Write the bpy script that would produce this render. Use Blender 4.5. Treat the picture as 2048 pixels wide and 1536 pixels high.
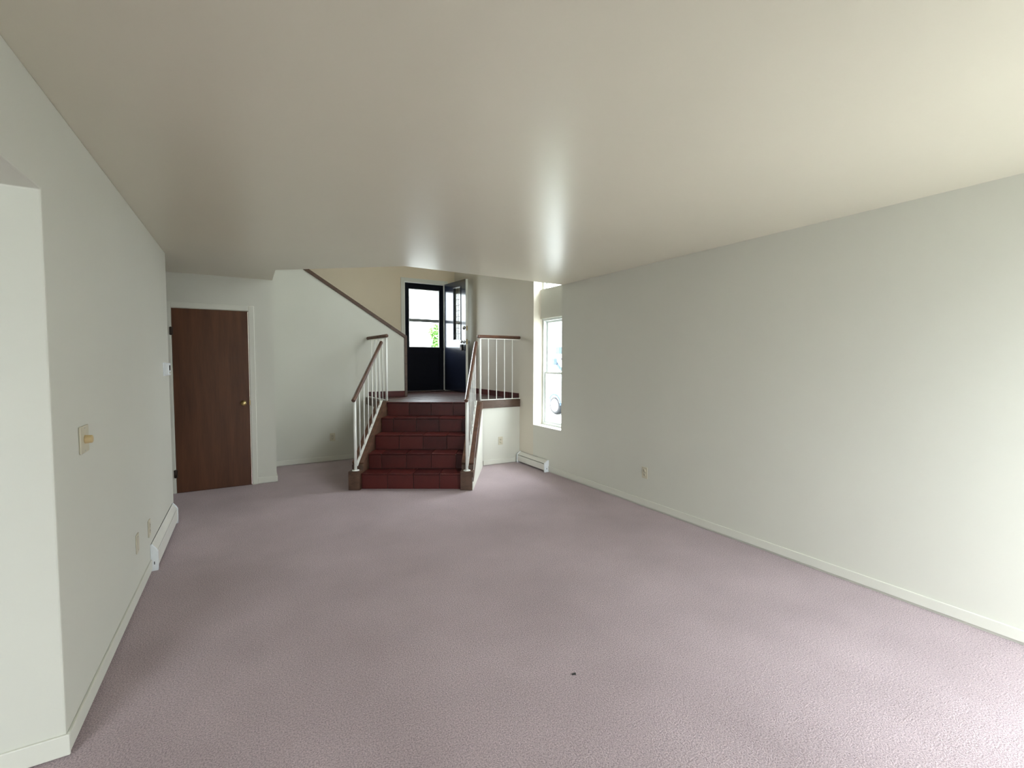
import bpy, bmesh, math, random
from mathutils import Vector, Matrix
random.seed(7)
S = bpy.context.scene
COL = S.collection
for o in list(bpy.data.objects):
    bpy.data.objects.remove(o)

# ------------------------------------------------------------------ camera
F_PX, YAW, PIT, ROL, CAM_H = 910.78, 0.527763, 0.0483982, 0.0019864, 1.46824
cy, sy = math.cos(YAW), math.sin(YAW)
fw = Vector((sy*math.cos(PIT), cy*math.cos(PIT), -math.sin(PIT)))
rt = Vector((cy, -sy, 0)); up = rt.cross(fw)
r2 = rt*math.cos(ROL)+up*math.sin(ROL); u2 = up*math.cos(ROL)-rt*math.sin(ROL)
cam = bpy.data.cameras.new('camera'); camo = bpy.data.objects.new('camera', cam); COL.objects.link(camo)
M = Matrix((( r2.x, u2.x, -fw.x, 0), (r2.y, u2.y, -fw.y, 0), (r2.z, u2.z, -fw.z, CAM_H), (0, 0, 0, 1)))
camo.matrix_world = M
cam.sensor_width = 36; cam.lens = F_PX/2048*36; cam.clip_start = 0.05; cam.clip_end = 500
S.camera = camo

# ------------------------------------------------------------------ world, portals, exposure
S.view_settings.view_transform = 'Standard'; S.view_settings.look = 'None'
S.view_settings.gamma = 1; S.view_settings.use_curve_mapping = False
S.view_settings.exposure = 1.07
W = bpy.data.worlds.new('overcast_sky'); S.world = W; W.use_nodes = True
wn = W.node_tree.nodes; wl = W.node_tree.links
bg = wn['Background']; bg.inputs[1].default_value = 10.6
tc = wn.new('ShaderNodeTexCoord'); sx = wn.new('ShaderNodeSeparateXYZ'); rp = wn.new('ShaderNodeValToRGB')
mp_ = wn.new('ShaderNodeMath'); mp_.operation = 'MULTIPLY_ADD'; mp_.inputs[1].default_value = 1.0; mp_.inputs[2].default_value = 0.0
rp.color_ramp.elements[0].position = 0.0; rp.color_ramp.elements[0].color = (0.40, 0.425, 0.455, 1)
rp.color_ramp.elements[1].position = 1.0; rp.color_ramp.elements[1].color = (1.20, 1.275, 1.37, 1)   # overcast: zenith three times the horizon
wl.new(tc.outputs['Generated'], sx.inputs[0]); wl.new(sx.outputs[2], mp_.inputs[0]); wl.new(mp_.outputs[0], rp.inputs[0]); wl.new(rp.outputs[0], bg.inputs[0])

def portal(name, loc, direction, w, h):
    L = bpy.data.lights.new(name, 'AREA'); L.shape = 'RECTANGLE'; L.size = w; L.size_y = h
    L.cycles.is_portal = True
    o = bpy.data.objects.new(name, L); COL.objects.link(o)
    o.location = loc
    o.rotation_euler = Vector(direction).to_track_quat('-Z', 'Y').to_euler()
XR, XL, H = 3.462, -0.609, 2.44
YB = -0.65
P = 0.92
portal('portal_patio', (2.585, YB-0.10, 1.10), (0, 1, 0), 1.67, 2.05)
portal('portal_side_room', (-2.3, YB-0.10, 1.35), (0, 1, 0), 1.6, 1.5)
portal('portal_window', (XR+0.25, 5.0, 1.33), (-1, 0, 0), 0.6, 1.5)
portal('portal_upper_window', (XR+0.25, 5.0, 3.54), (-1, 0, 0), 0.6, 2.2)
portal('portal_entry', (2.86, 8.30, 2.25), (0, -1, 0), 0.64, 1.1)

# ------------------------------------------------------------------ materials
def mat(name, col, rough=0.5, metal=0.0, spec=0.5, bump=None, vary=None, coat=0.0, bdist=0.002):
    m = bpy.data.materials.new(name); m.use_nodes = True
    n = m.node_tree.nodes; l = m.node_tree.links; b = n['Principled BSDF']
    b.inputs['Base Color'].default_value = (*col, 1); b.inputs['Roughness'].default_value = rough
    b.inputs['Metallic'].default_value = metal; b.inputs['Specular IOR Level'].default_value = spec
    b.inputs['Coat Weight'].default_value = coat; b.inputs['Coat Roughness'].default_value = 0.08
    t = n.new('ShaderNodeTexCoord')
    if vary:
        sc, amt = vary[:2]; stretch = vary[2] if len(vary) > 2 else (1, 1, 1)
        mp = n.new('ShaderNodeMapping'); mp.inputs['Scale'].default_value = stretch
        ns = n.new('ShaderNodeTexNoise'); ns.inputs['Scale'].default_value = sc; ns.inputs['Detail'].default_value = 5
        r = n.new('ShaderNodeValToRGB')
        r.color_ramp.elements[0].position = 0.3; r.color_ramp.elements[1].position = 0.7
        r.color_ramp.elements[0].color = (*[c*(1-amt) for c in col], 1)
        r.color_ramp.elements[1].color = (*[min(1, c*(1+amt)) for c in col], 1)
        l.new(t.outputs['Object'], mp.inputs[0]); l.new(mp.outputs[0], ns.inputs['Vector'])
        l.new(ns.outputs['Fac'], r.inputs[0]); l.new(r.outputs[0], b.inputs['Base Color'])
    if bump:
        sc, st = bump
        ns = n.new('ShaderNodeTexNoise'); ns.inputs['Scale'].default_value = sc; ns.inputs['Detail'].default_value = 3
        bp = n.new('ShaderNodeBump'); bp.inputs['Strength'].default_value = st; bp.inputs['Distance'].default_value = bdist
        l.new(t.outputs['Object'], ns.inputs['Vector']); l.new(ns.outputs['Fac'], bp.inputs['Height'])
        l.new(bp.outputs[0], b.inputs['Normal'])
    return m

WALL = (0.665, 0.655, 0.58)
m_wall = mat('painted_drywall', WALL, 0.55, spec=0.35, bump=(90, 0.12), vary=(1.3, 0.015))
m_foyer_r = mat('drywall_slight_warm_light', (0.70, 0.645, 0.545), 0.6, spec=0.3, bump=(90, 0.12), vary=(1.3, 0.015))  # same paint as m_wall, with a little warm foyer light tinted in
m_foyer = mat('drywall_warm_light', (0.80, 0.69, 0.53), 0.6, spec=0.3, bump=(90, 0.12), vary=(1.3, 0.015))  # same wall paint; tan base colour stands in for warm stairwell light
m_ceil = mat('satin_ceiling_paint', (0.74, 0.69, 0.565), 0.29, spec=0.5, bump=(60, 0.10), vary=(1.0, 0.02))
m_trim = mat('cream_trim_paint', (0.71, 0.70, 0.62), 0.42, vary=(3, 0.02))
m_white = mat('white_enamel', (0.86, 0.86, 0.80), 0.30, vary=(6, 0.02))
m_vinyl = mat('white_vinyl', (0.80, 0.84, 0.82), 0.35, vary=(6, 0.02))
m_plate = mat('ivory_plastic', (0.60, 0.55, 0.42), 0.4, vary=(20, 0.03))
m_tan = mat('tan_plastic', (0.62, 0.47, 0.24), 0.45, vary=(20, 0.05))
m_bwhite = mat('white_plastic', (0.85, 0.88, 0.90), 0.35, vary=(20, 0.02))
m_dark = mat('dark_slot', (0.02, 0.02, 0.02), 0.6, vary=(30, 0.1))
m_lcd = mat('grey_display', (0.05, 0.06, 0.06), 0.2, vary=(30, 0.05))
m_navy = mat('glossy_navy_paint', (0.010, 0.013, 0.026), 0.22, spec=0.75, coat=0.6, bump=(25, 0.05), vary=(4, 0.15))
m_brass = mat('aged_brass', (0.62, 0.47, 0.22), 0.28, metal=1.0, vary=(30, 0.1))
m_navy_flat = mat('satin_navy_paint', (0.003, 0.0035, 0.008), 0.5, spec=0.1, bump=(25, 0.05), vary=(4, 0.15))
m_bronze = mat('dark_bronze', (0.08, 0.06, 0.05), 0.35, metal=0.9, vary=(30, 0.1))
m_steel = mat('brushed_steel', (0.55, 0.55, 0.55), 0.35, metal=1.0, vary=(30, 0.1))
m_gbar = mat('grey_aluminium_paint', (0.22, 0.24, 0.23), 0.8, vary=(20, 0.05))
m_black = mat('black_casing', (0.008, 0.008, 0.009), 0.7, vary=(30, 0.1))
m_heater = mat('heater_enamel', (0.72, 0.70, 0.64), 0.4, vary=(8, 0.03))
m_grout = mat('dark_grout', (0.10, 0.075, 0.065), 0.9, vary=(60, 0.2))
m_concrete = mat('pale_concrete', (0.34, 0.34, 0.32), 0.9, vary=(1.5, 0.06), bump=(30, 0.3))

def wood(name, dark, light, rough, scale, stretch, coat=0.0):
    m = bpy.data.materials.new(name); m.use_nodes = True
    n = m.node_tree.nodes; l = m.node_tree.links; b = n['Principled BSDF']
    t = n.new('ShaderNodeTexCoord'); mp = n.new('ShaderNodeMapping'); mp.inputs['Scale'].default_value = stretch
    ns = n.new('ShaderNodeTexNoise'); ns.inputs['Scale'].default_value = scale; ns.inputs['Detail'].default_value = 8
    ns.inputs['Distortion'].default_value = 0.6
    n2 = n.new('ShaderNodeTexNoise'); n2.inputs['Scale'].default_value = scale*6; n2.inputs['Detail'].default_value = 4
    mx = n.new('ShaderNodeMath'); mx.operation = 'MULTIPLY_ADD'; mx.inputs[1].default_value = 0.35
    r = n.new('ShaderNodeValToRGB'); r.color_ramp.elements[0].position = 0.42; r.color_ramp.elements[1].position = 0.86
    r.color_ramp.elements[0].color = (*dark, 1); r.color_ramp.elements[1].color = (*light, 1)
    bp = n.new('ShaderNodeBump'); bp.inputs['Strength'].default_value = 0.15; bp.inputs['Distance'].default_value = 0.001
    l.new(t.outputs['Object'], mp.inputs[0]); l.new(mp.outputs[0], ns.inputs['Vector']); l.new(mp.outputs[0], n2.inputs['Vector'])
    l.new(n2.outputs['Fac'], mx.inputs[0]); l.new(ns.outputs['Fac'], mx.inputs[2]); l.new(mx.outputs[0], r.inputs[0])
    l.new(r.outputs[0], b.inputs['Base Color']); l.new(ns.outputs['Fac'], bp.inputs['Height']); l.new(bp.outputs[0], b.inputs['Normal'])
    b.inputs['Roughness'].default_value = rough; b.inputs['Coat Weight'].default_value = coat; b.inputs['Coat Roughness'].default_value = 0.15
    return m
m_veneer = wood('brown_veneer', (0.070, 0.025, 0.009), (0.125, 0.046, 0.018), 0.42, 6, (2.2, 2.2, 0.18))
m_rail = wood('dark_handrail_wood', (0.060, 0.025, 0.014), (0.145, 0.065, 0.038), 0.28, 9, (2, 2, 2), 0.35)
m_string = wood('brown_stringer_wood', (0.060, 0.030, 0.017), (0.115, 0.062, 0.038), 0.40, 7, (1.5, 1.5, 3))

def tile_mat(name, a, c, rough, spec=0.28):
    m = bpy.data.materials.new(name); m.use_nodes = True
    n = m.node_tree.nodes; l = m.node_tree.links; b = n['Principled BSDF']
    t = n.new('ShaderNodeTexCoord'); oi = n.new('ShaderNodeObjectInfo')
    ns = n.new('ShaderNodeTexNoise'); ns.inputs['Scale'].default_value = 7; ns.inputs['Detail'].default_value = 6
    ad = n.new('ShaderNodeMath'); ad.operation = 'MULTIPLY_ADD'; ad.inputs[1].default_value = 0.55; 
    r = n.new('ShaderNodeValToRGB'); r.color_ramp.elements[0].position = 0.35; r.color_ramp.elements[1].position = 1.05
    r.color_ramp.elements[0].color = (*a, 1); r.color_ramp.elements[1].color = (*c, 1)
    bp = n.new('ShaderNodeBump'); bp.inputs['Strength'].default_value = 0.25; bp.inputs['Distance'].default_value = 0.002
    l.new(t.outputs['Object'], ns.inputs['Vector']); l.new(oi.outputs['Random'], ad.inputs[0]); l.new(ns.outputs['Fac'], ad.inputs[2])
    l.new(ad.outputs[0], r.inputs[0]); l.new(r.outputs[0], b.inputs['Base Color'])
    l.new(ns.outputs['Fac'], bp.inputs['Height']); l.new(bp.outputs[0], b.inputs['Normal'])
    b.inputs['Roughness'].default_value = rough; b.inputs['Specular IOR Level'].default_value = spec
    return m
m_tile = tile_mat('red_quarry_tile', (0.042, 0.0068, 0.0060), (0.092, 0.016, 0.013), 0.38)
m_tile_f = tile_mat('dark_quarry_tile', (0.045, 0.018, 0.015), (0.085, 0.032, 0.025), 0.30, 0.8)

def carpet():
    m = bpy.data.materials.new('mauve_carpet'); m.use_nodes = True
    n = m.node_tree.nodes; l = m.node_tree.links; b = n['Principled BSDF']
    t = n.new('ShaderNodeTexCoord')
    fine = n.new('ShaderNodeTexNoise'); fine.inputs['Scale'].default_value = 165; fine.inputs['Detail'].default_value = 3
    fine.inputs['Roughness'].default_value = 0.7
    big = n.new('ShaderNodeTexNoise'); big.inputs['Scale'].default_value = 1.6; big.inputs['Detail'].default_value = 5
    rf = n.new('ShaderNodeValToRGB'); rf.color_ramp.elements[0].position = 0.34; rf.color_ramp.elements[1].position = 0.64
    rf.color_ramp.elements[0].color = (0.285, 0.216, 0.224, 1); rf.color_ramp.elements[1].color = (0.715, 0.565, 0.590, 1)
    rb = n.new('ShaderNodeValToRGB'); rb.color_ramp.elements[0].position = 0.3; rb.color_ramp.elements[1].position = 0.7
    rb.color_ramp.elements[0].color = (0.86, 0.85, 0.845, 1); rb.color_ramp.elements[1].color = (1.06, 1.06, 1.06, 1)
    mx = n.new('ShaderNodeMix'); mx.data_type = 'RGBA'; mx.blend_type = 'MULTIPLY'; mx.inputs[0].default_value = 1
    bp = n.new('ShaderNodeBump'); bp.inputs['Strength'].default_value = 1.0; bp.inputs['Distance'].default_value = 0.009
    l.new(t.outputs['Object'], fine.inputs['Vector']); l.new(t.outputs['Object'], big.inputs['Vector'])
    l.new(fine.outputs['Fac'], rf.inputs[0]); l.new(big.outputs['Fac'], rb.inputs[0])
    l.new(rf.outputs[0], mx.inputs[6]); l.new(rb.outputs[0], mx.inputs[7]); l.new(mx.outputs[2], b.inputs['Base Color'])
    l.new(fine.outputs['Fac'], bp.inputs['Height']); l.new(bp.outputs[0], b.inputs['Normal'])
    b.inputs['Roughness'].default_value = 1.0; b.inputs['Specular IOR Level'].default_value = 0.1
    b.inputs['Sheen Weight'].default_value = 0.25; b.inputs['Sheen Roughness'].default_value = 0.6
    return m
m_carpet = carpet()

def glass(name, tint=(0.97, 0.99, 0.98)):
    m = bpy.data.materials.new(name); m.use_nodes = True
    n = m.node_tree.nodes; l = m.node_tree.links; n.remove(n['Principled BSDF'])
    tr = n.new('ShaderNodeBsdfTransparent'); tr.inputs[0].default_value = (*tint, 1)
    gl = n.new('ShaderNodeBsdfGlossy'); gl.inputs['Roughness'].default_value = 0.02
    lw = n.new('ShaderNodeLayerWeight'); lw.inputs[0].default_value = 0.5; pw = n.new('ShaderNodeMath'); pw.operation = 'POWER'; pw.inputs[1].default_value = 5
    fr = n.new('ShaderNodeMath'); fr.operation = 'MULTIPLY_ADD'; fr.inputs[1].default_value = 0.93; fr.inputs[2].default_value = 0.05
    l.new(lw.outputs['Facing'], pw.inputs[0]); l.new(pw.outputs[0], fr.inputs[0])
    mx = n.new('ShaderNodeMixShader'); l.new(fr.outputs[0], mx.inputs[0]); l.new(tr.outputs[0], mx.inputs[1]); l.new(gl.outputs[0], mx.inputs[2])
    l.new(mx.outputs[0], n['Material Output'].inputs[0])
    return m
m_glass = glass('window_glass')

# ------------------------------------------------------------------ helpers
def link(name, me, m=None, parent=None, loc=None, label=None, cat=None, group=None, kind=None):
    o = bpy.data.objects.new(name, me); COL.objects.link(o)
    if m is not None and not me.materials: me.materials.append(m)
    if parent is not None: o.parent = parent
    if loc is not None: o.location = loc
    tag(o, label, cat, group, kind); return o
def tag(o, label=None, cat=None, group=None, kind=None):
    if label: o['label'] = label
    if cat: o['category'] = cat
    if group: o['group'] = group
    if kind: o['kind'] = kind
def empty(name, loc=(0, 0, 0), rz=0, **k):
    o = bpy.data.objects.new(name, None); COL.objects.link(o); o.location = loc; o.rotation_euler = (0, 0, rz)
    o.empty_display_size = 0.05; tag(o, **k); return o
class MB:
    def __init__(s): s.v = []; s.f = []; s.sm = []
    def add(s, vs, fs, smooth=False):
        k = len(s.v); s.v += [tuple(v) for v in vs]; s.f += [[i+k for i in f] for f in fs]; s.sm += [smooth]*len(fs)
    def box(s, x0, x1, y0, y1, z0, z1):
        v = [(x, y, z) for z in (z0, z1) for y in (y0, y1) for x in (x0, x1)]
        s.add(v, [(0, 2, 3, 1), (4, 5, 7, 6), (0, 1, 5, 4), (2, 6, 7, 3), (0, 4, 6, 2), (1, 3, 7, 5)]); return s
    def prism(s, poly, z0, z1):   # poly in plan, CCW
        n = len(poly); v = [(x, y, z0) for x, y in poly]+[(x, y, z1) for x, y in poly]
        s.add(v, [list(range(n))[::-1], list(range(n, 2*n))]+[(i, (i+1) % n, n+(i+1) % n, n+i) for i in range(n)]); return s
    def extr(s, pts, d):          # planar 3D polygon extruded by vector d
        n = len(pts); d = Vector(d); v = [tuple(p) for p in pts]+[tuple(Vector(p)+d) for p in pts]
        s.add(v, [list(range(n))[::-1], list(range(n, 2*n))]+[(i, (i+1) % n, n+(i+1) % n, n+i) for i in range(n)]); return s
    def tube(s, a, b, r, n=12, r2=None, caps=True, smooth=True):
        a, b = Vector(a), Vector(b); d = (b-a).normalized(); t = Vector((0, 0, 1)) if abs(d.z) < .9 else Vector((1, 0, 0))
        p = d.cross(t).normalized(); q = d.cross(p); r2 = r if r2 is None else r2
        v = [a+(p*math.cos(i*2*math.pi/n)+q*math.sin(i*2*math.pi/n))*r for i in range(n)]
        v += [b+(p*math.cos(i*2*math.pi/n)+q*math.sin(i*2*math.pi/n))*r2 for i in range(n)]
        s.add(v, [(i, n+i, n+(i+1) % n, (i+1) % n) for i in range(n)], smooth)
        if caps: s.add(v, [list(range(n)), list(range(n, 2*n))[::-1]])
        return s
    def lathe(s, origin, axis, prof, n=20):   # prof: (r, h)
        o, d = Vector(origin), Vector(axis).normalized(); t = Vector((0, 0, 1)) if abs(d.z) < .9 else Vector((1, 0, 0))
        p = d.cross(t).normalized(); q = d.cross(p); v = []
        for r, h in prof:
            for i in range(n):
                a = i*2*math.pi/n; v.append(o+d*h+(p*math.cos(a)+q*math.sin(a))*r)
        f = []
        for k in range(len(prof)-1):
            for i in range(n): f.append((k*n+i, (k+1)*n+i, (k+1)*n+(i+1) % n, k*n+(i+1) % n))
        s.add(v, f, True); s.add([v[i] for i in range(n)], [list(range(n))]); s.add([v[len(v)-n+i] for i in range(n)], [list(range(n))[::-1]])
        return s
    def obar(s, a, b, w, h, up=(0, 0, 1)):    # oriented bar, w sideways, h along up
        a, b = Vector(a), Vector(b); d = (b-a).normalized(); sd = d.cross(Vector(up)).normalized(); u = sd.cross(d)
        v = [p+sd*i*w/2+u*j*h/2 for p in (a, b) for j in (-1, 1) for i in (-1, 1)]
        s.add(v, [(0, 1, 3, 2), (4, 6, 7, 5), (0, 4, 5, 1), (2, 3, 7, 6), (0, 2, 6, 4), (1, 5, 7, 3)]); return s
    def mesh(s, name):
        me = bpy.data.meshes.new(name); me.from_pydata(s.v, [], s.f)
        for p, q in zip(me.polygons, s.sm): p.use_smooth = q
        bm = bmesh.new(); bm.from_mesh(me); bmesh.ops.remove_doubles(bm, verts=bm.verts, dist=1e-6) if any(s.sm) else None
        bmesh.ops.recalc_face_normals(bm, faces=bm.faces); bm.to_mesh(me); bm.free(); return me
    def build(s, name, m, parent=None, bevel=0, segs=2, **k):
        me = s.mesh(name); me.materials.append(m); o = link(name, me, None, parent, **k)
        if bevel: bv(o, bevel, segs)
        return o
def bv(o, w, segs=2):
    b = o.modifiers.new('bevel', 'BEVEL'); b.width = w; b.segments = segs; b.limit_method = 'ANGLE'; b.angle_limit = math.radians(40)
ST = dict(kind='structure')

# ------------------------------------------------------------------ setting: ground, floor, walls, ceiling
MB().box(-40, 60, -40, 80, -0.90, -0.70).build('ground', m_concrete, label='pale driveway and yard outside the windows', **ST)
MB().box(-3.6, XR, YB, 7.1, -0.2, 0.0).build('floor', m_carpet, label='mauve pink carpet with short pile', **ST)

# right wall with a tall recessed bay (window, blank spandrel, upper window)
NY0, NY1, ZS, ZH, ZU, ZT = 4.69, 5.345, 0.59, 2.07, 2.475, 4.7
XO = XR+0.26
w = MB()
w.box(XR, XO, YB-0.2, NY0, -0.2, 5.0); w2 = MB().box(XR, XO, NY1, 8.4, -0.2, 5.0).build('wall_foyer_right', m_foyer_r, **ST)
w.box(XR, XO, NY0, NY1, -0.2, ZS); w.box(XR, XO, NY0, NY1, ZT, 5.0)
w.box(XR+0.115, XO, NY0, NY1, ZH, ZU-0.09); w.box(XR+0.115, XR+0.149, NY0, NY1, ZU-0.09, ZU)
w.build('wall_right', m_wall, **ST)
# left wall, ends at a wide opening with a header; second end turns into the hall
w = MB(); XLo = XL-0.20
w.extr([(XLo, 2.24, 0), (XLo, 5.15, 0), (XLo, 5.15, H), (XLo, YB, H), (XLo, YB, 2.07), (XLo, 2.24, 2.07)], (XL-XLo, 0, 0))
w.build('wall_left', m_wall, bevel=0.006, **ST)
# closet wall with door opening
DX0, DX1, DH, CY = -0.70, 0.028, 2.055, 6.2
w = MB(); w.box(-2.3, DX0-0.02, CY, CY+0.12, 0, 5.0); w.box(DX1+0.02, 0.29, CY, CY+0.12, 0, 5.0); w.box(DX0-0.02, DX1+0.02, CY, CY+0.12, DH+0.02, 5.0)
w.box(0.17, 0.29, CY+0.12, 7.1, 0, 5.0)
w.build('wall_closet', m_wall, **ST)
MB().box(-2.3, 0.17, 7.05, 7.1, 0, 2.44).build('wall_closet_back', m_wall, **ST)
w = MB(); w.box(-2.42, -2.3, 3.3, 6.3, 0, H); w.box(-2.3, XLo, 5.03, 5.15, 0, H)
w.build('wall_hall', m_wall, **ST)
# back wall (behind the camera) with the patio door opening and a side room window
w = MB(); PX0, PX1, PZ = 1.75, 3.42, 2.1
w.box(-3.72, -3.1, YB-0.2, YB, -0.2, 2.7); w.box(-1.5, PX0, YB-0.2, YB, -0.2, 2.7); w.box(PX1, XR, YB-0.2, YB, -0.2, 2.7); w.box(PX0, PX1, YB-0.2, YB, PZ, 2.7)
w.box(-3.1, -1.5, YB-0.2, YB, -0.2, 0.6); w.box(-3.1, -1.5, YB-0.2, YB, 2.1, 2.7)
w.box(PX0, PX1, YB-0.2, YB, -0.2, 0.05)
w.build('wall_back', m_wall, **ST)
w = MB(); w.box(-3.72, -3.6, YB, 3.4, -0.2, 2.7); w.box(-3.6, XLo, 3.3, 3.42, 0, 2.44)
w.build('wall_side_room', m_wall, **ST)
# far stairwell half wall (sloped top) and foyer walls
SL = 0.64
HX1 = 2.185
w = MB(); zt = 1.845
w.extr([(0.29, 7.1, 0), (HX1-0.02, 7.1, 0), (HX1-0.02, 7.1, zt), (0.29, 7.1, zt+SL*(HX1-0.02-0.29))], (0, 0.10, 0))
w.box(-1.4, 0.29, 7.1, 7.2, 0, 5.0)
w.build('wall_stairwell', m_wall, **ST)
FX0, FX1, FZ, FY = 2.495, 3.245, 2.905, 8.12
w = MB(); w.box(-1.4, FX0-0.02, FY, FY+0.2, -0.2, 5.0); w.box(FX1+0.02, XR, FY, FY+0.2, -0.2, 5.0); w.box(FX0-0.02, FX1+0.02, FY, FY+0.2, FZ+0.02, 5.0)
w.box(FX0-0.02, FX1+0.02, FY, FY+0.2, -0.2, P-0.01)
w.build('wall_entry', m_foyer, **ST)
MB().box(-1.52, -1.4, 7.1, 8.32, -0.2, 5.0).build('wall_stair_end', m_foyer, **ST)
# ceiling slab with the angled stair opening
cp = [(-3.72, YB-0.2), (XR, YB-0.2), (XR, 4.69), (1.416, 4.60), (0.29, 5.50), (0.29, CY), (-2.42, CY), (-2.42, 5.0), (-3.72, 5.0)]
MB().prism(cp, H, H+0.28).build('ceiling', m_ceil, **ST)
w = MB()
w.prism([(XR, 4.57), (XR, 4.69), (1.416, 4.60), (1.37, 4.49)], H+0.28, 5.0)
w.prism([(1.416, 4.60), (0.29, 5.50), (0.21, 5.42), (1.37, 4.49)], H+0.28, 5.0)
w.prism([(0.29, 5.50), (0.29, CY), (0.17, CY), (0.21, 5.42)], H+0.28, 5.0)
w.build('wall_upper', m_wall, **ST)
MB().box(-1.6, XO, 4.4, 8.4, 5.0, 5.1).build('ceiling_upper', m_ceil, **ST)

# ------------------------------------------------------------------ staircase and landing
S0 = Vector((1.116, 5.358, 0)); U = Vector((math.cos(math.pi/6), -0.5, 0)); A = math.radians(32); V = Vector((math.sin(A), math.cos(A), 0))
def uv(u, v, z=0): p = S0+U*u+V*v; return Vector((p.x, p.y, z))
RI, TR, SW = 0.184, 0.25, 1.147
# landing structure
land = empty('floor_landing', (0, 0, 0), **ST, label='raised tiled entry landing')
LP = [(1.60, 7.1), (1.60, 6.30), tuple(uv(-0.002, 1.025)[:2]), tuple(uv(SW, 1.025)[:2]), tuple(uv(1.29, 1.12)[:2]), (2.85, 5.72), (XR, 5.72), (XR, FY), (HX1, FY), (HX1, 7.1)]
MB().prism(LP, 0.0, P-0.012).build('platform_base', m_grout, land)
# white walls under the landing front and left side
fr = MB(); fr.box(2.84, XR, 5.715, 5.74, 0, P-0.10); fr.build('wall_landing', m_wall, **ST)
fr = MB(); fr.box(1.592, 1.60, 6.29, 7.1, 0, P-0.10); fr.build('wall_landing_side', m_wall, **ST)
def clip(poly, cl):
    out = poly
    for i in range(len(cl)):
        a, b = cl[i], cl[(i+1) % len(cl)]; ins = out; out = []
        sd = lambda p: (b[0]-a[0])*(p[1]-a[1])-(b[1]-a[1])*(p[0]-a[0])
        for j in range(len(ins)):
            p, q = ins[j], ins[(j+1) % len(ins)]; sp, sq = sd(p), sd(q)
            if sp >= 0: out.append(p)
            if sp*sq < 0:
                t = sp/(sp-sq); out.append((p[0]+(q[0]-p[0])*t, p[1]+(q[1]-p[1])*t))
        if len(out) < 3: return []
    return out
R1 = [(1.60, 7.1), (1.60, 6.26), tuple(uv(0, 0.995)[:2]), tuple(uv(SW, 0.995)[:2]), (2.64, 7.1)]
R2 = [(2.64, 7.1), (2.64, 5.64), (2.84, 5.72), (XR, 5.72), (XR, 7.1)]
R2 = [(2.64, 7.1), (2.64, 5.72), (XR, 5.72), (XR, 7.1)]
R3 = [(HX1+0.03, FY), (HX1+0.03, 7.1), (XR, 7.1), (XR, FY)]
ta = math.radians(15); e1 = Vector((math.cos(ta), math.sin(ta))); e2 = Vector((-math.sin(ta), math.cos(ta))); TS = 0.30
for i in range(-14, 22):
    for j in range(-14, 22):
        c = Vector((2.6, 6.6))+e1*i*TS+e2*j*TS; g = TS/2-0.004
        sq = [tuple(c+e1*a*g+e2*b*g) for a, b in ((-1, -1), (1, -1), (1, 1), (-1, 1))]
        mb = MB(); n = 0
        for R in (R1, R2, R3):
            q = clip(sq, R)
            if len(q) >= 3:
                ar = abs(sum(q[k][0]*q[(k+1) % len(q)][1]-q[(k+1) % len(q)][0]*q[k][1] for k in range(len(q))))/2
                if ar > 0.0008: mb.prism([(x-c.x, y-c.y) for x, y in q], -0.012, random.uniform(-0.0008, 0.0006)); n += 1
        if n: mb.build('floor_tile', m_tile_f, land, loc=(c.x, c.y, P))

stair = empty('tiled_staircase', tuple(uv(SW/2, 0)), label='short flight of five dark red tiled steps with brown wooden side stringers', cat='staircase')
stair.location = (0, 0, 0)
core = MB()
for k in range(5):
    core.extr([uv(0, TR*k+0.012, 0), uv(SW, TR*k+0.012, 0), uv(SW, TR*(k+1)+0.03, 0), uv(0, TR*(k+1)+0.03, 0)], (0, 0, RI*(k+1)-0.014) if k < 4 else (0, 0, P-0.014))
core.build('stair_core', m_grout, stair)
cache = {}
def tile(name, wd, kind):
    key = (name, round(wd, 3))
    if key not in cache:
        if kind == 'riser': mb = MB().extr([Vector((0, 0, 0)), U*wd, U*wd+V*0.012, V*0.012], (0, 0, RI-0.022))
        else: mb = MB().extr([Vector((0, 0, 0)), U*wd, U*wd+V*(TR+0.016), V*(TR+0.016)], (0, 0, 0.016))
        cache[key] = mb.mesh(name); cache[key].materials.append(m_tile)
    return cache[key]
for k in range(5):
    js = [0, .30, .60, .90, SW] if k % 2 == 0 else [0, .155, .455, .755, 1.055, SW]
    for a, b in zip(js[:-1], js[1:]):
        o = link('riser_tile', tile('riser_tile', b-a-0.006, 'riser'), None, stair, loc=uv(a+0.003, TR*k+random.uniform(-.0008, .0008), RI*k+0.002))
        bv(o, 0.002)
        if k < 4:
            o = link('tread_tile', tile('tread_tile', b-a-0.006, 'tread'), None, stair, loc=uv(a+0.003, TR*k-0.016, RI*(k+1)-0.016+random.uniform(-.0006, .0006))); bv(o, 0.006, 3)
        else:
            key = ('nosing', round(b-a, 3))
            mb = MB().extr([Vector((0, 0, 0)), U*(b-a-0.006), U*(b-a-0.006)+V*0.05, V*0.05], (0, 0, 0.017))
            mb.build('nosing_tile', m_tile, stair, loc=uv(a+0.003, TR*k-0.016, P-0.0155), bevel=0.006, segs=3)
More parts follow.
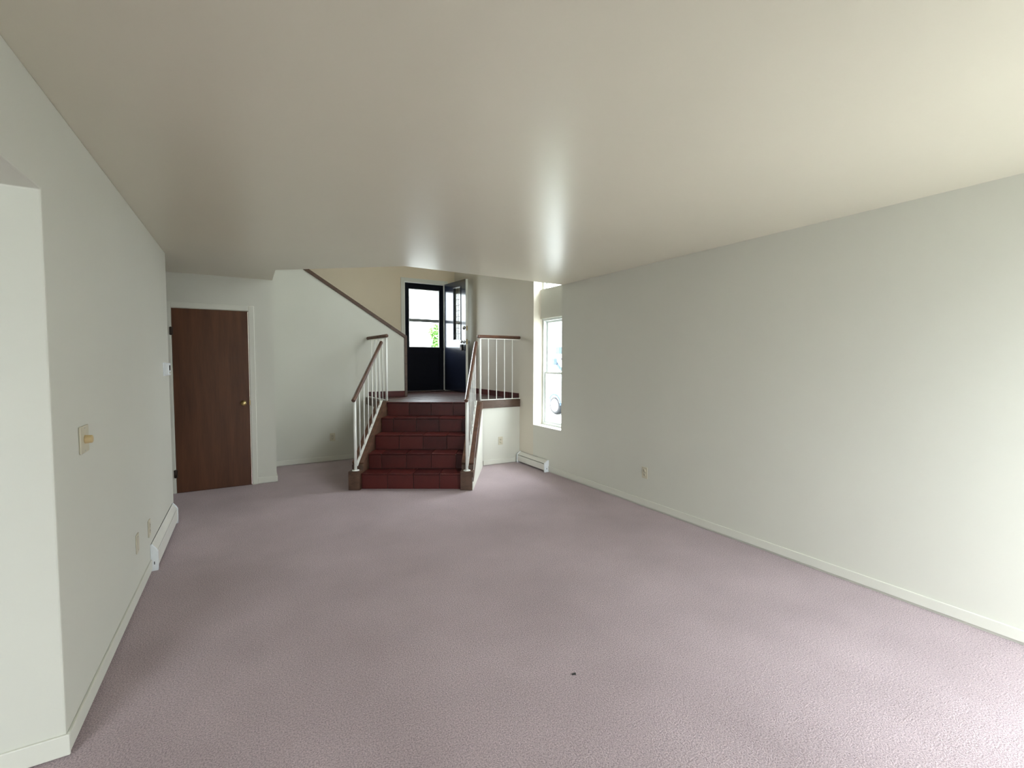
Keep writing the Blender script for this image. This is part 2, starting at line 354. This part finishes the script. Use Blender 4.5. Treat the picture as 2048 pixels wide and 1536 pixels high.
# stringers (curbs): sloping boxed boards with a square starting block
def stringer(u0, u1, vtop):
    zs = lambda v: 0.245+0.715*v
    va = -0.055
    pts = [uv(u0, va, 0), uv(u0, vtop, 0), uv(u0, vtop, min(zs(vtop), P+0.012)), uv(u0, (P+0.012-0.245)/0.715, P+0.012), uv(u0, 0.06, zs(0.06)-0.025), uv(u0, 0.06, 0.215), uv(u0, va, 0.215)]
    MB().extr(pts, U*(u1-u0)).build('stringer', m_string, stair, bevel=0.004)
stringer(-0.13, 0.0, 1.10)
stringer(SW, 1.285, 1.10)
for u0, u1, uo in ((-0.13, 0.0, -0.006), (SW, 1.285, 1.285)):
    a, b = uv((u0+u1)/2, 0.075, 0.245+0.715*0.075-0.014), uv((u0+u1)/2, 0.965, 0.245+0.715*0.965-0.014)
    MB().obar(a, b, u1-u0+0.006, 0.018).build('stringer_cap', m_rail, stair, bevel=0.003)
# outer trim board and white side wall, right side
zc = lambda v: 0.245+0.715*v
MB().extr([uv(1.285, -0.055, 0.215-0.0), uv(1.285, 0.06, 0.215), uv(1.285, 0.98, zc(0.98)-0.03), uv(1.285, 1.12, P), uv(1.285, 1.12, P-0.09), uv(1.285, 0.98, zc(0.98)-0.14), uv(1.285, 0.03, 0.13), uv(1.285, -0.055, 0.10)], U*0.012).build('side_trim', m_string, stair, bevel=0.002)
MB().extr([uv(1.285, -0.055, 0), uv(1.285, 1.13, 0), uv(1.285, 1.13, P-0.05), uv(1.285, 0.98, zc(0.98)-0.10), uv(1.285, -0.055, 0.15)], U*0.006).build('side_panel', m_wall, stair, label='white painted side panel')
# fascia boards on the landing edge
t1 = MB(); t1.box(2.83, XR-0.002, 5.695, 5.72, P-0.105, P+0.006); t1.build('trim_1', m_string, bevel=0.003, **ST)
t2 = MB(); t2.box(1.565, 1.60, 6.27, 7.098, P-0.10, P+0.006); t2.build('trim_2', m_string, bevel=0.003, **ST)
# tiled skirting in the foyer
sk = empty('baseboard_landing', (0, 0, 0), **ST)
def skirt(a, b, off):
    a, b = Vector(a), Vector(b); n = max(1, round((b-a).length/0.3)); d = (b-a)/n; g = d.normalized()*0.003
    for i in range(n):
        p = a+d*i+g; q = a+d*(i+1)-g; o_ = Vector(off)
        MB().extr([p-p, q-p, q-p+o_, o_], (0, 0, 0.088)).build('skirting_tile', m_tile, sk, loc=(p.x, p.y, P))
skirt((1.60, 7.1, 0), (HX1-0.02, 7.1, 0), (0, -0.012, 0))
skirt((XR, 5.73, 0), (XR, 8.1, 0), (-0.012, 0, 0))
skirt((2.26, FY, 0), (2.42, FY, 0), (0, -0.012, 0))
# stairwell cap and end trim
cb = MB(); c0 = Vector((HX1+0.004, 7.15, zt+0.012)); L = 2.2
c1 = c0+Vector((-L, 0, SL*L)); cb.obar(c0, c1, 0.135, 0.05)
cb.build('trim_3', m_string, bevel=0.004, **ST)
MB().box(HX1-0.02, HX1+0.022, 7.085, 7.215, P, zt+0.028).build('trim_4', m_string, bevel=0.004, **ST)
# upper flight behind the half wall
uf = MB()
for k in range(10): uf.box(HX1-0.28*(k+1), HX1-0.28*k-0.0, 7.205, FY, 0.3, P+0.18*(k+1))
uf.build('upper_steps', m_carpet, label='carpeted upper flight hidden behind the half wall', **ST)

# ------------------------------------------------------------------ railings
def curve_rail(name, pts, r, m, parent):
    mb = MB(); pts = [Vector(p) for p in pts]
    for a, b in zip(pts[:-1], pts[1:]): mb.tube(a, b, r, 20, caps=False)
    d = (pts[0]-pts[1]).normalized(); mb.lathe(pts[0], d, [(r, 0), (r*.94, r*.25), (r*.7, r*.42), (0.001, r*.46)], 20)
    d = (pts[-1]-pts[-2]).normalized(); mb.lathe(pts[-1], d, [(r, 0), (r*.94, r*.25), (r*.7, r*.42), (0.001, r*.46)], 20)
    return mb.build(name, m, parent)
def flange(parent, p, r=0.041):
    o = MB().lathe(p, (0, 0, 1), [(r, 0), (r, 0.005), (r*.9, 0.008), (0.018, 0.009)], 24).build('base_flange', m_white, parent)
    for i in range(4):
        a = i*math.pi/2+0.6; q = Vector(p)+Vector((math.cos(a)*r*.68, math.sin(a)*r*.68, 0.0085))
        MB().tube(q, q+Vector((0, 0, 0.0015)), 0.0032, 8).build('screw', m_bronze, o)
NP = 0.0165
def incline(u, lab):
    t = empty('stair_railing', (0, 0, 0), label=lab, cat='railing', group='white metal railings with brown wood handrails around the entry stairs')
    za = lambda v: 0.245+0.715*v
    rz = lambda v: 1.052+0.715*v-0.0
    curve_rail('handrail', [uv(u, -0.035, rz(-0.035)), uv(u, 0.985, rz(0.985)-0.03)], 0.0235, m_rail, t)
    flange(t, uv(u, 0.0, 0.2155))
    MB().tube(uv(u, 0.0, 0.22), uv(u, 0.0, rz(0)-0.02), NP, 16).build('newel_post', m_white, t)
    MB().obar(uv(u, 0.0, rz(0)-0.028), uv(u, 0.975, rz(.975)-0.055), 0.025, 0.006).build('top_bar', m_white, t)
    bb = MB().obar(uv(u, 0.03, 0.262), uv(u, 0.975, za(0.975)-0.002), 0.030, 0.008).build('bottom_bar', m_white, t)
    for v in (0.16, 0.55, 0.85):
        MB().tube(uv(u, v, za(v)), uv(u, v, za(v)+0.006), 0.005, 8).build('screw', m_bronze, bb)
    for i in range(6):
        v = 0.15*(i+1)
        MB().tube(uv(u, v, za(v)-0.002), uv(u, v, rz(v)-0.03), 0.0068, 8).build('baluster', m_white, t)
    return t
incline(-0.065, 'sloping white stair railing with brown handrail on the left side of the steps')
incline(1.216, 'sloping white stair railing with brown handrail on the right side of the steps')
def guard(a, b, n, lab, zt_=1.845):
    t = empty('guard_railing', (0, 0, 0), label=lab, cat='railing', group='white metal railings with brown wood handrails around the entry stairs')
    a, b = Vector(a), Vector(b); z = Vector((0, 0, 1)); d = (b-a).normalized()
    rail = curve_rail('handrail', [a+z*(zt_-0.024)-d*0.028, b+z*(zt_-0.024)-d*0.012], 0.0235, m_rail, t)
    MB().obar(a+z*(zt_-0.052), b+z*(zt_-0.052), 0.028, 0.008).build('top_bar', m_white, t)
    MB().obar(a+z*(P+0.016), b+z*(P+0.016), 0.030, 0.010).build('bottom_bar', m_white, t)
    MB().tube(a+z*(P+0.006), a+z*(zt_-0.05), NP, 16).build('newel_post', m_white, t)
    for i in range(n):
        p = a+(b-a)*(i+1)/(n+1); MB().tube(p+z*(P+0.018), p+z*(zt_-0.052), 0.0068, 8).build('baluster', m_white, t)
    return t
guard((2.812, 5.708, 0), (XR-0.002, 5.708, 0), 4, 'level white guard railing at the landing edge beside the recessed window')
gn = uv(-0.02, 1.055)
guard((gn.x, gn.y, 0), (1.60, 7.098, 0), 4, 'short level guard railing from the top left of the steps back to the half wall')

# ------------------------------------------------------------------ doors
def ball_knob(parent, p, ax, m, r=0.028, name='door_knob'):
    return MB().lathe(p, ax, [(0.031, 0), (0.031, 0.004), (0.012, 0.008), (0.011, 0.03), (r*.8, 0.038), (r, 0.052), (r*.86, 0.066), (r*.35, 0.071), (0.001, 0.071)], 24).build(name, m, parent)
d1 = empty('door_1', (0, 0, 0), **ST, label='plain brown wood veneer closet door')
MB().box(DX0+0.003, DX1-0.003, CY-0.008, CY+0.030, 0.003, DH-0.003).build('door_panel', m_veneer, d1, bevel=0.002)
cs = MB()
for x0, x1 in ((DX0-0.066, DX0-0.004), (DX1+0.004, DX1+0.062)): cs.box(x0, x1, CY-0.015, CY, 0, DH+0.062)
cs.box(DX0-0.004, DX1+0.004, CY-0.015, CY, DH+0.004, DH+0.062)
cs.build('door_casing', m_trim, d1, bevel=0.004)
jb = MB(); jb.box(DX0-0.02, DX0, CY, CY+0.12, 0, DH); jb.box(DX1, DX1+0.02, CY, CY+0.12, 0, DH); jb.box(DX0-0.02, DX1+0.02, CY, CY+0.12, DH, DH+0.02)
jb.build('door_jamb', m_trim, d1)
for z in (0.22, 1.80):
    MB().tube((DX0-0.004, CY-0.020, z-0.045), (DX0-0.004, CY-0.020, z+0.045), 0.007, 10).build('hinge', m_bronze, d1)
    MB().box(DX0-0.018, DX0+0.014, CY-0.018, CY-0.009, z-0.042, z+0.042).build('hinge_leaf', m_bronze, d1)
ball_knob(d1, (DX1-0.065, CY-0.008, 0.98), (0, -1, 0), m_brass)
MB().box(DX1-0.006, DX1+0.002, CY-0.0095, CY-0.004, 0.955, 1.01).build('strike_plate', m_brass, d1)

# entry frame, storm door, open entry door
ef = empty('trim_5', (0, 0, 0), **ST)
cs = MB()
cs.box(FX0-0.075, FX0-0.012, FY-0.016, FY, P, FZ+0.075); cs.box(FX1+0.012, FX1+0.075, FY-0.016, FY, P, FZ+0.075); cs.box(FX0-0.012, FX1+0.012, FY-0.016, FY, FZ+0.012, FZ+0.075)
cs.build('door_casing', m_trim, ef, bevel=0.004)
jb = MB(); jb.box(FX0-0.02, FX0+0.002, FY-0.002, FY+0.2, P, FZ); jb.box(FX1-0.002, FX1+0.02, FY-0.002, FY+0.2, P, FZ); jb.box(FX0-0.02, FX1+0.02, FY-0.002, FY+0.2, FZ-0.002, FZ+0.02)
jb.build('door_jamb', m_white, ef, bevel=0.002)
MB().box(FX1-0.0035, FX1-0.001, FY+0.02, FY+0.05, 1.68, 1.73).build('strike_plate', m_bronze, ef)
MB().box(FX0, FX1, FY-0.01, FY+0.2, P-0.01, P+0.014).build('threshold', m_bronze, ef)
GX0, GX1, GZ0, GZ1 = 2.575, 3.165, 1.735, 2.80
SY = FY+0.03
sd = empty('door_3', (0, 0, 0), **ST, label='dark navy storm door with tall two part glass and solid lower panel')
fr = MB()
fr.box(FX0+0.003, GX0, SY, SY+0.035, P+0.015, FZ-0.004); fr.box(GX1, FX1-0.003, SY, SY+0.035, P+0.015, FZ-0.004)
fr.box(GX0, GX1, SY, SY+0.035, GZ1, FZ-0.004); fr.box(GX0, GX1, SY, SY+0.035, GZ0-0.11, GZ0); fr.box(GX0, GX1, SY, SY+0.035, P+0.015, P+0.12)
fr.build('storm_door_frame', m_navy_flat, sd, bevel=0.003)
MB().box(GX0, GX1, SY+0.010, SY+0.028, P+0.12, GZ0-0.11).build('lower_panel', m_navy_flat, sd)
ins = MB(); t_ = 0.012
ins.box(GX0, GX0+t_, SY+0.006, SY+0.03, GZ0, GZ1); ins.box(GX1-t_, GX1, SY+0.006, SY+0.03, GZ0, GZ1); ins.box(GX0+t_, GX1-t_, SY+0.006, SY+0.03, GZ1-t_, GZ1); ins.box(GX0+t_, GX1-t_, SY+0.006, SY+0.03, GZ0, GZ0+t_)
ins.build('glass_insert_frame', m_vinyl, sd)
MB().box(GX0+t_, GX1-t_, SY+0.002, SY+0.032, 2.203, 2.258).build('middle_bar', m_gbar, sd)
MB().box(GX0+t_, GX1-t_, SY+0.016, SY+0.020, 2.258, GZ1-t_).build('pane', m_glass, sd)
MB().box(GX0+t_, GX1-t_, SY+0.016, SY+0.020, GZ0+t_, 2.203).build('pane', m_glass, sd)

LW, LT, LH = 0.765, 0.044, 1.975
la = math.atan2(-0.76, 0.09)
d2 = empty('door_2', (3.242, 8.085, 0.938), la, **ST, label='open navy blue entry door with a narrow leaded window and white edge')
# local x runs from hinge to free edge; local -y faces the room side seen here
W0, W1, WZ0, WZ1 = 0.345, 0.585, 0.93, 1.86
lf = MB(); lf.box(0, W0, 0.0, LT, 0, LH); lf.box(W1, LW-0.002, 0, LT, 0, LH); lf.box(W0, W1, 0, LT, 0, WZ0); lf.box(W0, W1, 0, LT, WZ1, LH)
lf.build('door_leaf', m_navy, d2)
MB().box(LW-0.002, LW, -0.0005, LT+0.0005, 0, LH).build('door_edge', m_white, d2, label='cream painted door edge')
mo = MB(); mw = 0.018
mo.box(W0-mw, W0, -0.010, 0, WZ0-mw, WZ1+mw); mo.box(W1, W1+mw, -0.010, 0, WZ0-mw, WZ1+mw); mo.box(W0, W1, -0.010, 0, WZ1, WZ1+mw); mo.box(W0, W1, -0.010, 0, WZ0-mw, WZ0)
mo.build('window_moulding', m_navy, d2, bevel=0.003)
MB().box(W0, W1, LT/2-0.002, LT/2+0.002, WZ0, WZ1).build('pane', m_glass, d2)
cm = MB()
for i in range(1, 9): z = WZ0+(WZ1-WZ0)*i/9; cm.box(W0, W1, LT/2-0.005, LT/2-0.002, z-0.003, z+0.003)
cm.box((W0+W1)/2-0.003, (W0+W1)/2+0.003, LT/2-0.005, LT/2-0.002, WZ0, WZ1)
cm.build('leading', m_bronze, d2)
# deadbolt, handle and key box on the open door
kx = LW-0.062
MB().lathe((kx, 0, 1.13), (0, -1, 0), [(0.033, 0), (0.033, 0.006), (0.026, 0.018), (0.012, 0.020), (0.011, 0.030), (0.001, 0.031)], 20).build('deadbolt', m_steel, d2)
ball_knob(d2, (kx, 0, 0.885), (0, -1, 0), m_steel, 0.027)
ball_knob(d2, (kx, LT, 0.885), (0, 1, 0), m_steel, 0.027)
MB().lathe((kx, LT, 1.13), (0, 1, 0), [(0.031, 0), (0.029, 0.014), (0.001, 0.015)], 20).build('lock_cylinder', m_steel, d2)
pl = MB(); pl.box(LW-0.0005, LW+0.0012, 0.010, LT-0.010, 1.08, 1.16); pl.box(LW-0.0005, LW+0.0012, 0.010, LT-0.010, 0.84, 0.93); pl.build('latch_plate', m_brass, d2)
lbk = empty('key_box', (d2.location.x, d2.location.y, 0), la, label='small black key lock box hanging from the entry door knob', cat='lock box')
zk = 0.938
MB().box(kx-0.036, kx+0.030, -0.064, -0.018, zk+0.725, zk+0.835).build('box_body', m_black, lbk, bevel=0.006)
MB().box(kx-0.030, kx+0.024, -0.066, -0.064, zk+0.735, zk+0.785).build('key_cover', m_bronze, lbk, bevel=0.002)
sh = MB(); k_ = [Vector((kx-0.003+0.021*math.cos(a), -0.030, zk+0.862+0.030*math.sin(a))) for a in [math.pi*i/10 for i in range(11)]]
for p, q in zip(k_[:-1], k_[1:]): sh.tube(p, q, 0.0035, 8, caps=False)
sh.tube(k_[0], k_[0]-Vector((0, 0, 0.035)), 0.0035, 8); sh.tube(k_[-1], k_[-1]-Vector((0, 0, 0.035)), 0.0035, 8)
sh.build('shackle', m_steel, lbk)

# ------------------------------------------------------------------ windows of the recessed bay
def bay_window(name, z0, z1, meet):
    w_ = empty(name, (0, 0, 0), **ST)
    x = XR+0.15; f = 0.030
    fr = MB()
    fr.box(x, x+0.10, NY0, NY0+f, z0, z1); fr.box(x, x+0.10, NY1-f, NY1, z0, z1); fr.box(x, x+0.10, NY0+f, NY1-f, z1-f, z1); fr.box(x, x+0.10, NY0+f, NY1-f, z0, z0+f)
    fr.build('window_frame', m_vinyl, w_, bevel=0.003)
    def sash(xa, za, zb):
        s = 0.026; y0, y1 = NY0+f, NY1-f; mb = MB()
        mb.box(xa, xa+0.03, y0, y0+s, za, zb); mb.box(xa, xa+0.03, y1-s, y1, za, zb); mb.box(xa, xa+0.03, y0+s, y1-s, zb-s, zb); mb.box(xa, xa+0.03, y0+s, y1-s, za, za+s)
        o = mb.build('sash', m_vinyl, w_, bevel=0.002)
        MB().box(xa+0.013, xa+0.017, y0+s, y1-s, za+s, zb-s).build('pane', m_glass, o)
        return o
    if meet:
        sash(x+0.055, meet-0.016, z1-f); lo = sash(x+0.02, z0+f, meet+0.016)
        MB().box(x+0.012, x+0.02, (NY0+NY1)/2-0.03, (NY0+NY1)/2+0.03, meet-0.004, meet+0.014).build('sash_lock', m_vinyl, lo, bevel=0.002)
    else: sash(x+0.04, z0+f, z1-f)
    return w_
bay_window('window_1', ZS, ZH, 1.315)
bay_window('window_2', ZU-0.09, ZT, None)
# window and patio door behind the camera, which light the room
def plain_window(name, x0, x1, z0, z1, mull):
    w_ = empty(name, (0, 0, 0), **ST); f = 0.05; y = YB-0.12; mb = MB()
    mb.box(x0, x0+f, y, y+0.08, z0, z1); mb.box(x1-f, x1, y, y+0.08, z0, z1); mb.box(x0+f, x1-f, y, y+0.08, z1-f, z1); mb.box(x0+f, x1-f, y, y+0.08, z0, z0+f); mb.box(mull-0.03, mull+0.03, y, y+0.08, z0+f, z1-f)
    mb.build('window_frame', m_vinyl, w_)
    MB().box(x0+f, mull-0.03, y+0.03, y+0.035, z0+f, z1-f).build('pane', m_glass, w_)
    MB().box(mull+0.03, x1-f, y+0.03, y+0.035, z0+f, z1-f).build('pane', m_glass, w_)
plain_window('window_3', PX0, PX1, 0.05, PZ, 2.585)
plain_window('window_4', -3.1, -1.5, 0.6, 2.1, -2.3)

# ------------------------------------------------------------------ baseboards
b1 = MB(); b1.box(XL, XL+0.011, 2.24, 3.955, 0.014, 0.085); b1.box(XL, XL+0.011, 5.06, 5.15, 0.006, 0.085)
b1.box(XLo, XL+0.011, 2.229, 2.24, 0.006, 0.085)
b1.build('baseboard_left', m_trim, bevel=0.003, **ST)
MB().box(XR-0.011, XR, YB, 4.955, 0.016, 0.080).build('baseboard_right', m_trim, bevel=0.003, **ST)
b3 = MB(); b3.box(DX1+0.062, 0.301, CY-0.011, CY, 0.006, 0.075); b3.box(0.29, 0.301, CY, 7.1, 0.006, 0.075); b3.box(0.301, 1.59, 7.089, 7.1, 0.006, 0.075)
b3.build('baseboard_back', m_trim, bevel=0.003, **ST)
MB().box(2.86, XR-0.07, 5.704, 5.715, 0.006, 0.075).build('baseboard_landing_front', m_trim, bevel=0.003, **ST)

# ------------------------------------------------------------------ heaters, outlets, switch, thermostat
def heater(loc, rz, L, h, lab, dp=1.0):
    t = empty('baseboard_heater', loc, rz, label=lab, cat='heater'); t.scale = (1, dp, 1)
    MB().box(0.02, L-0.02, 0.0, 0.006, 0.012, h).build('back_plate', m_heater, t)
    prof = [(0.056, 0.022), (0.062, 0.026), (0.062, h*0.66), (0.056, h*0.69), (0.052, h*0.69), (0.054, 0.03)]
    MB().extr([(0.02, y, z) for y, z in prof], (L-0.04, 0, 0)).build('front_panel', m_heater, t)
    prof = [(0.0, h), (0.006, h), (0.050, h*0.80), (0.060, h*0.76), (0.058, h*0.735), (0.046, h*0.775), (0.0, h-0.008)]
    MB().extr([(0.02, y, z) for y, z in prof], (L-0.04, 0, 0)).build('top_hood', m_heater, t)
    MB().box(0.02, L-0.02, 0.006, 0.046, 0.05, h*0.6).build('heating_fins', m_dark, t, label='dark finned element')
    ec = [(0.0, 0.0), (0.066, 0.0), (0.068, 0.02), (0.068, h*0.72), (0.052, h*0.84), (0.012, h+0.003), (0.0, h+0.003)]
    for x in (0.0, L-0.022):
        o = MB().extr([(x, y, z) for y, z in ec], (0.022, 0, 0)).build('end_cap', m_bwhite, t, bevel=0.002)
        xs = -0.001 if x == 0 else L
        MB().box(xs, xs+0.001, 0.03, 0.038, h*0.25, h*0.36).build('knockout', m_dark, o)
    return t
heater((XR-0.0005, 4.955, 0.0), math.radians(90), 0.735, 0.155, 'short cream baseboard heater on the carpet under the recessed window')
heater((XL+0.0005, 5.06, 0.0), math.radians(-90), 1.10, 0.185, 'long white baseboard heater at the foot of the left wall near the closet', 0.62)

def outlet(loc, rz, lab, m=m_plate):      # local +y = out from the wall
    t = empty('wall_outlet', loc, rz, label=lab, cat='outlet', group='ivory duplex wall outlets')
    MB().box(-0.036, 0.036, 0, 0.006, -0.058, 0.058).build('cover_plate', m, t, bevel=0.003)
    for z in (-0.020, 0.020):
        r = MB().lathe((0, 0.005, z), (0, 1, 0), [(0.0165, 0), (0.0165, 0.003), (0.001, 0.003)], 16).build('receptacle', m, t)
        sl = MB(); sl.box(-0.008, -0.0055, 0.0078, 0.0086, z-0.001, z+0.008); sl.box(0.0055, 0.008, 0.0078, 0.0086, z-0.001, z+0.008); sl.box(-0.002, 0.002, 0.0078, 0.0086, z-0.010, z-0.006)
        sl.build('slot', m_dark, r)
    MB().tube((0, 0.006, 0), (0, 0.0075, 0), 0.003, 8).build('screw', m_steel, t)
    return t
outlet((XR, 3.262, 0.352), math.radians(90), 'ivory duplex outlet low on the long right wall')
outlet((3.141, 5.715, 0.335), math.radians(180), 'ivory duplex outlet on the bright wall under the guard railing')
outlet((1.075, 7.1, 0.357), math.radians(180), 'duplex outlet on the shaded wall left of the tiled steps')
outlet((XL, 3.94, 0.315), math.radians(-90), 'duplex outlet just above the near end of the long left heater')
t = empty('cable_plate', (XL, 3.55, 0.345), math.radians(-90), label='blank ivory wall plate low on the left wall before the heater', cat='wall plate')
MB().box(-0.036, 0.036, 0, 0.006, -0.058, 0.058).build('cover_plate', m_plate, t, bevel=0.003)
for z in (-0.042, 0.042): MB().tube((0, 0.006, z), (0, 0.0075, z), 0.003, 8).build('screw', m_steel, t)
t = empty('dimmer_switch', (XL, 2.585, 1.135), math.radians(-90), label='cream dimmer switch plate with round tan knob on the left wall', cat='switch')
MB().box(-0.058, 0.058, 0, 0.007, -0.058, 0.058).build('cover_plate', m_plate, t, bevel=0.003)
MB().lathe((0.0, 0.006, 0.0), (0, 1, 0), [(0.0185, 0), (0.018, 0.004), (0.0165, 0.024), (0.014, 0.026), (0.001, 0.026)], 20).build('knob', m_tan, t)
for z in (-0.048, 0.048): MB().tube((0, 0.006, z), (0, 0.008, z), 0.003, 8).build('screw', m_steel, t)
t = empty('thermostat', (XL, 4.86, 1.40), math.radians(-90), label='white thermostat with small dark display at the end of the left wall', cat='thermostat')
MB().box(-0.060, 0.060, 0, 0.010, -0.058, 0.058).build('back_plate', m_bwhite, t, bevel=0.003)
MB().box(-0.056, 0.056, 0.010, 0.040, -0.052, 0.054).build('housing', m_bwhite, t, bevel=0.005)
MB().box(-0.034, 0.034, 0.0395, 0.041, -0.010, 0.034).build('display', m_lcd, t)
MB().box(-0.030, 0.030, 0.0395, 0.042, -0.036, -0.024).build('button_row', m_plate, t)
mb = MB(); mb.box(-0.010, 0.009, -0.004, 0.004, 0, 0.004); mb.box(-0.002, 0.006, -0.008, -0.002, 0.0, 0.003)
mb.build('carpet_debris', m_dark, loc=(1.30, 1.645, 0.0), bevel=0.001, label='tiny dark crumb lying on the open carpet', cat='debris')

# ------------------------------------------------------------------ outdoors
m_rv = mat('white_gelcoat', (0.80, 0.82, 0.84), 0.35, vary=(2, 0.02))
m_rvb = mat('blue_grey_stripe', (0.020, 0.045, 0.085), 0.4, vary=(2, 0.1))
m_rvg = mat('grey_stripe', (0.05, 0.05, 0.065), 0.4, vary=(2, 0.1))
m_tire = mat('tire_rubber', (0.015, 0.016, 0.02), 0.8, vary=(10, 0.1))
GZ = -0.70
rv = empty('motorhome', (11.0, 13.0, GZ), label='white motorhome with blue roof band and swoosh stripes parked outside the window', cat='vehicle')
Y0, Y1 = -5.2, 2.85
MB().extr([(0, Y0, 0.45), (0, Y1-0.25, 0.45), (0, Y1, 0.75), (0, Y1-0.02, 1.5), (0, Y1-0.35, 2.75), (0, Y1-0.75, 2.9), (0, Y0, 2.9)], (2.4, 0, 0)).build('body', m_rv, rv, bevel=0.06)
MB().box(-0.012, 0.0, Y0+0.4, Y1-0.55, 2.50, 2.78).build('roof_band', m_rvb, rv)
def sw(pts, w_, m_):
    mb = MB()
    for (y0, z0), (y1, z1) in zip(pts[:-1], pts[1:]): mb.obar((-0.006, y0, z0), (-0.006, y1, z1), 0.012, w_, up=(0, 0.3, 1))
    mb.build('swoosh_stripe', m_, rv)
sw([(2.25, 2.48), (2.2, 2.42), (1.6, 2.16), (0.6, 1.85), (-1.0, 1.55), (-3, 1.4)], 0.07, m_rvg)
sw([(2.22, 2.12), (2.05, 1.95), (1.6, 1.74), (0.8, 1.45), (-0.6, 1.2), (-3, 1.05)], 0.13, m_rvb)
MB().box(-0.16, -0.02, 2.18, 2.36, 2.05, 2.32).build('mirror', m_rvb, rv, bevel=0.02)
MB().box(-0.02, 0.3, Y1-0.25, Y1+0.10, 0.38, 0.70).build('bumper', m_rvg, rv, bevel=0.03)
MB().box(-0.008, 0.01, -2.2, -0.6, 1.75, 2.35).build('side_window', m_lcd, rv, bevel=0.004)
MB().box(-0.008, 0.01, -4.6, -3.2, 1.75, 2.35).build('side_window', m_lcd, rv, bevel=0.004)
for y in (2.36, -3.4):
    MB().lathe((0.30, y, 0.38), (-1, 0, 0), [(0.20, 0.0), (0.35, 0.02), (0.375, 0.08), (0.375, 0.24), (0.35, 0.30), (0.27, 0.315), (0.26, 0.29)], 28).build('tire', m_tire, rv)
    wh = MB().lathe((0.02, y, 0.38), (-1, 0, 0), [(0.262, 0), (0.262, 0.03), (0.245, 0.035), (0.10, 0.02), (0.08, 0.05), (0.001, 0.05)], 28).build('rim', m_rv, rv)
    for i in range(6):
        a = i*math.pi/3; c = Vector((0.0, y+0.16*math.cos(a), 0.38+0.16*math.sin(a)))
        MB().tube(c, c+Vector((-0.012, 0, 0)), 0.03, 10).build('rim_hole', m_tire, wh)
    ar = MB()
    for i in range(12):
        a0, a1 = math.pi*i/12, math.pi*(i+1)/12
        ar.obar((-0.01, y+0.43*math.cos(a0), 0.40+0.43*math.sin(a0)), (-0.01, y+0.43*math.cos(a1), 0.40+0.43*math.sin(a1)), 0.03, 0.07, up=(0, math.cos((a0+a1)/2), math.sin((a0+a1)/2)))
    ar.build('wheel_arch', m_rvb, rv)

def leafmat(name, c):
    m = mat(name, c, 0.6, vary=(3, 0.35)); b = m.node_tree.nodes['Principled BSDF']
    b.inputs['Subsurface Weight'].default_value = 0.0; return m
m_leaf = leafmat('fresh_green_leaves', (0.20, 0.42, 0.10)); m_bark = mat('bark', (0.12, 0.09, 0.07), 0.9, vary=(8, 0.3), bump=(20, 0.6))
def leaves(blobs, n, size):
    mb = MB()
    for _ in range(n):
        c, r = random.choice(blobs); d = Vector((random.gauss(0, 1), random.gauss(0, 1), random.gauss(0, 1))).normalized()*r*random.uniform(.55, 1.0)
        p = Vector(c)+d; a = Vector((random.gauss(0, 1), random.gauss(0, 1), random.gauss(0, 1))).normalized(); b = a.orthogonal().normalized(); s = size*random.uniform(.6, 1.3)
        mb.add([p-a*s, p+b*s*.45, p+a*s, p-b*s*.45], [(0, 1, 2, 3)])
    return mb
def tree(loc, blobs, n, size, hgt, lab, name='leafy_tree', cat='tree'):
    t = empty(name, loc, label=lab, cat=cat)
    tr = MB().tube((0, 0, 0), (0.05, 0, hgt*.6), 0.11, 10, r2=0.06)
    for c, r in blobs: tr.tube((0.03, 0, hgt*.35), c, 0.04, 6, r2=0.012)
    tr.build('trunk', m_bark, t)
    o = leaves(blobs, n, size).build('foliage', m_leaf, t); o['kind'] = 'stuff'
    return t
tree((5.70, 13.9, GZ), [((-.05, 0, 2.85), .50), ((-.25, .2, 3.12), .34), ((.4, -.2, 3.2), .52), ((.05, 0, 2.35), .42), ((.4, .1, 2.5), .65), ((.6, 0, 3.4), .35), ((-.2, 0, 2.6), .4)], 6000, 0.07, 3.6, 'light green leafy tree outside the entry door glass')
t = empty('low_shrub', (5.4, 7.55, GZ), label='small green plant on the ground below the recessed window', cat='shrub')
MB().tube((0, 0, 0), (0, 0, .3), 0.02, 6).build('stem', m_bark, t)
o = leaves([((0, 0, .35), .25), ((.2, .1, .25), .2)], 260, 0.06).build('foliage', m_leaf, t); o['kind'] = 'stuff'
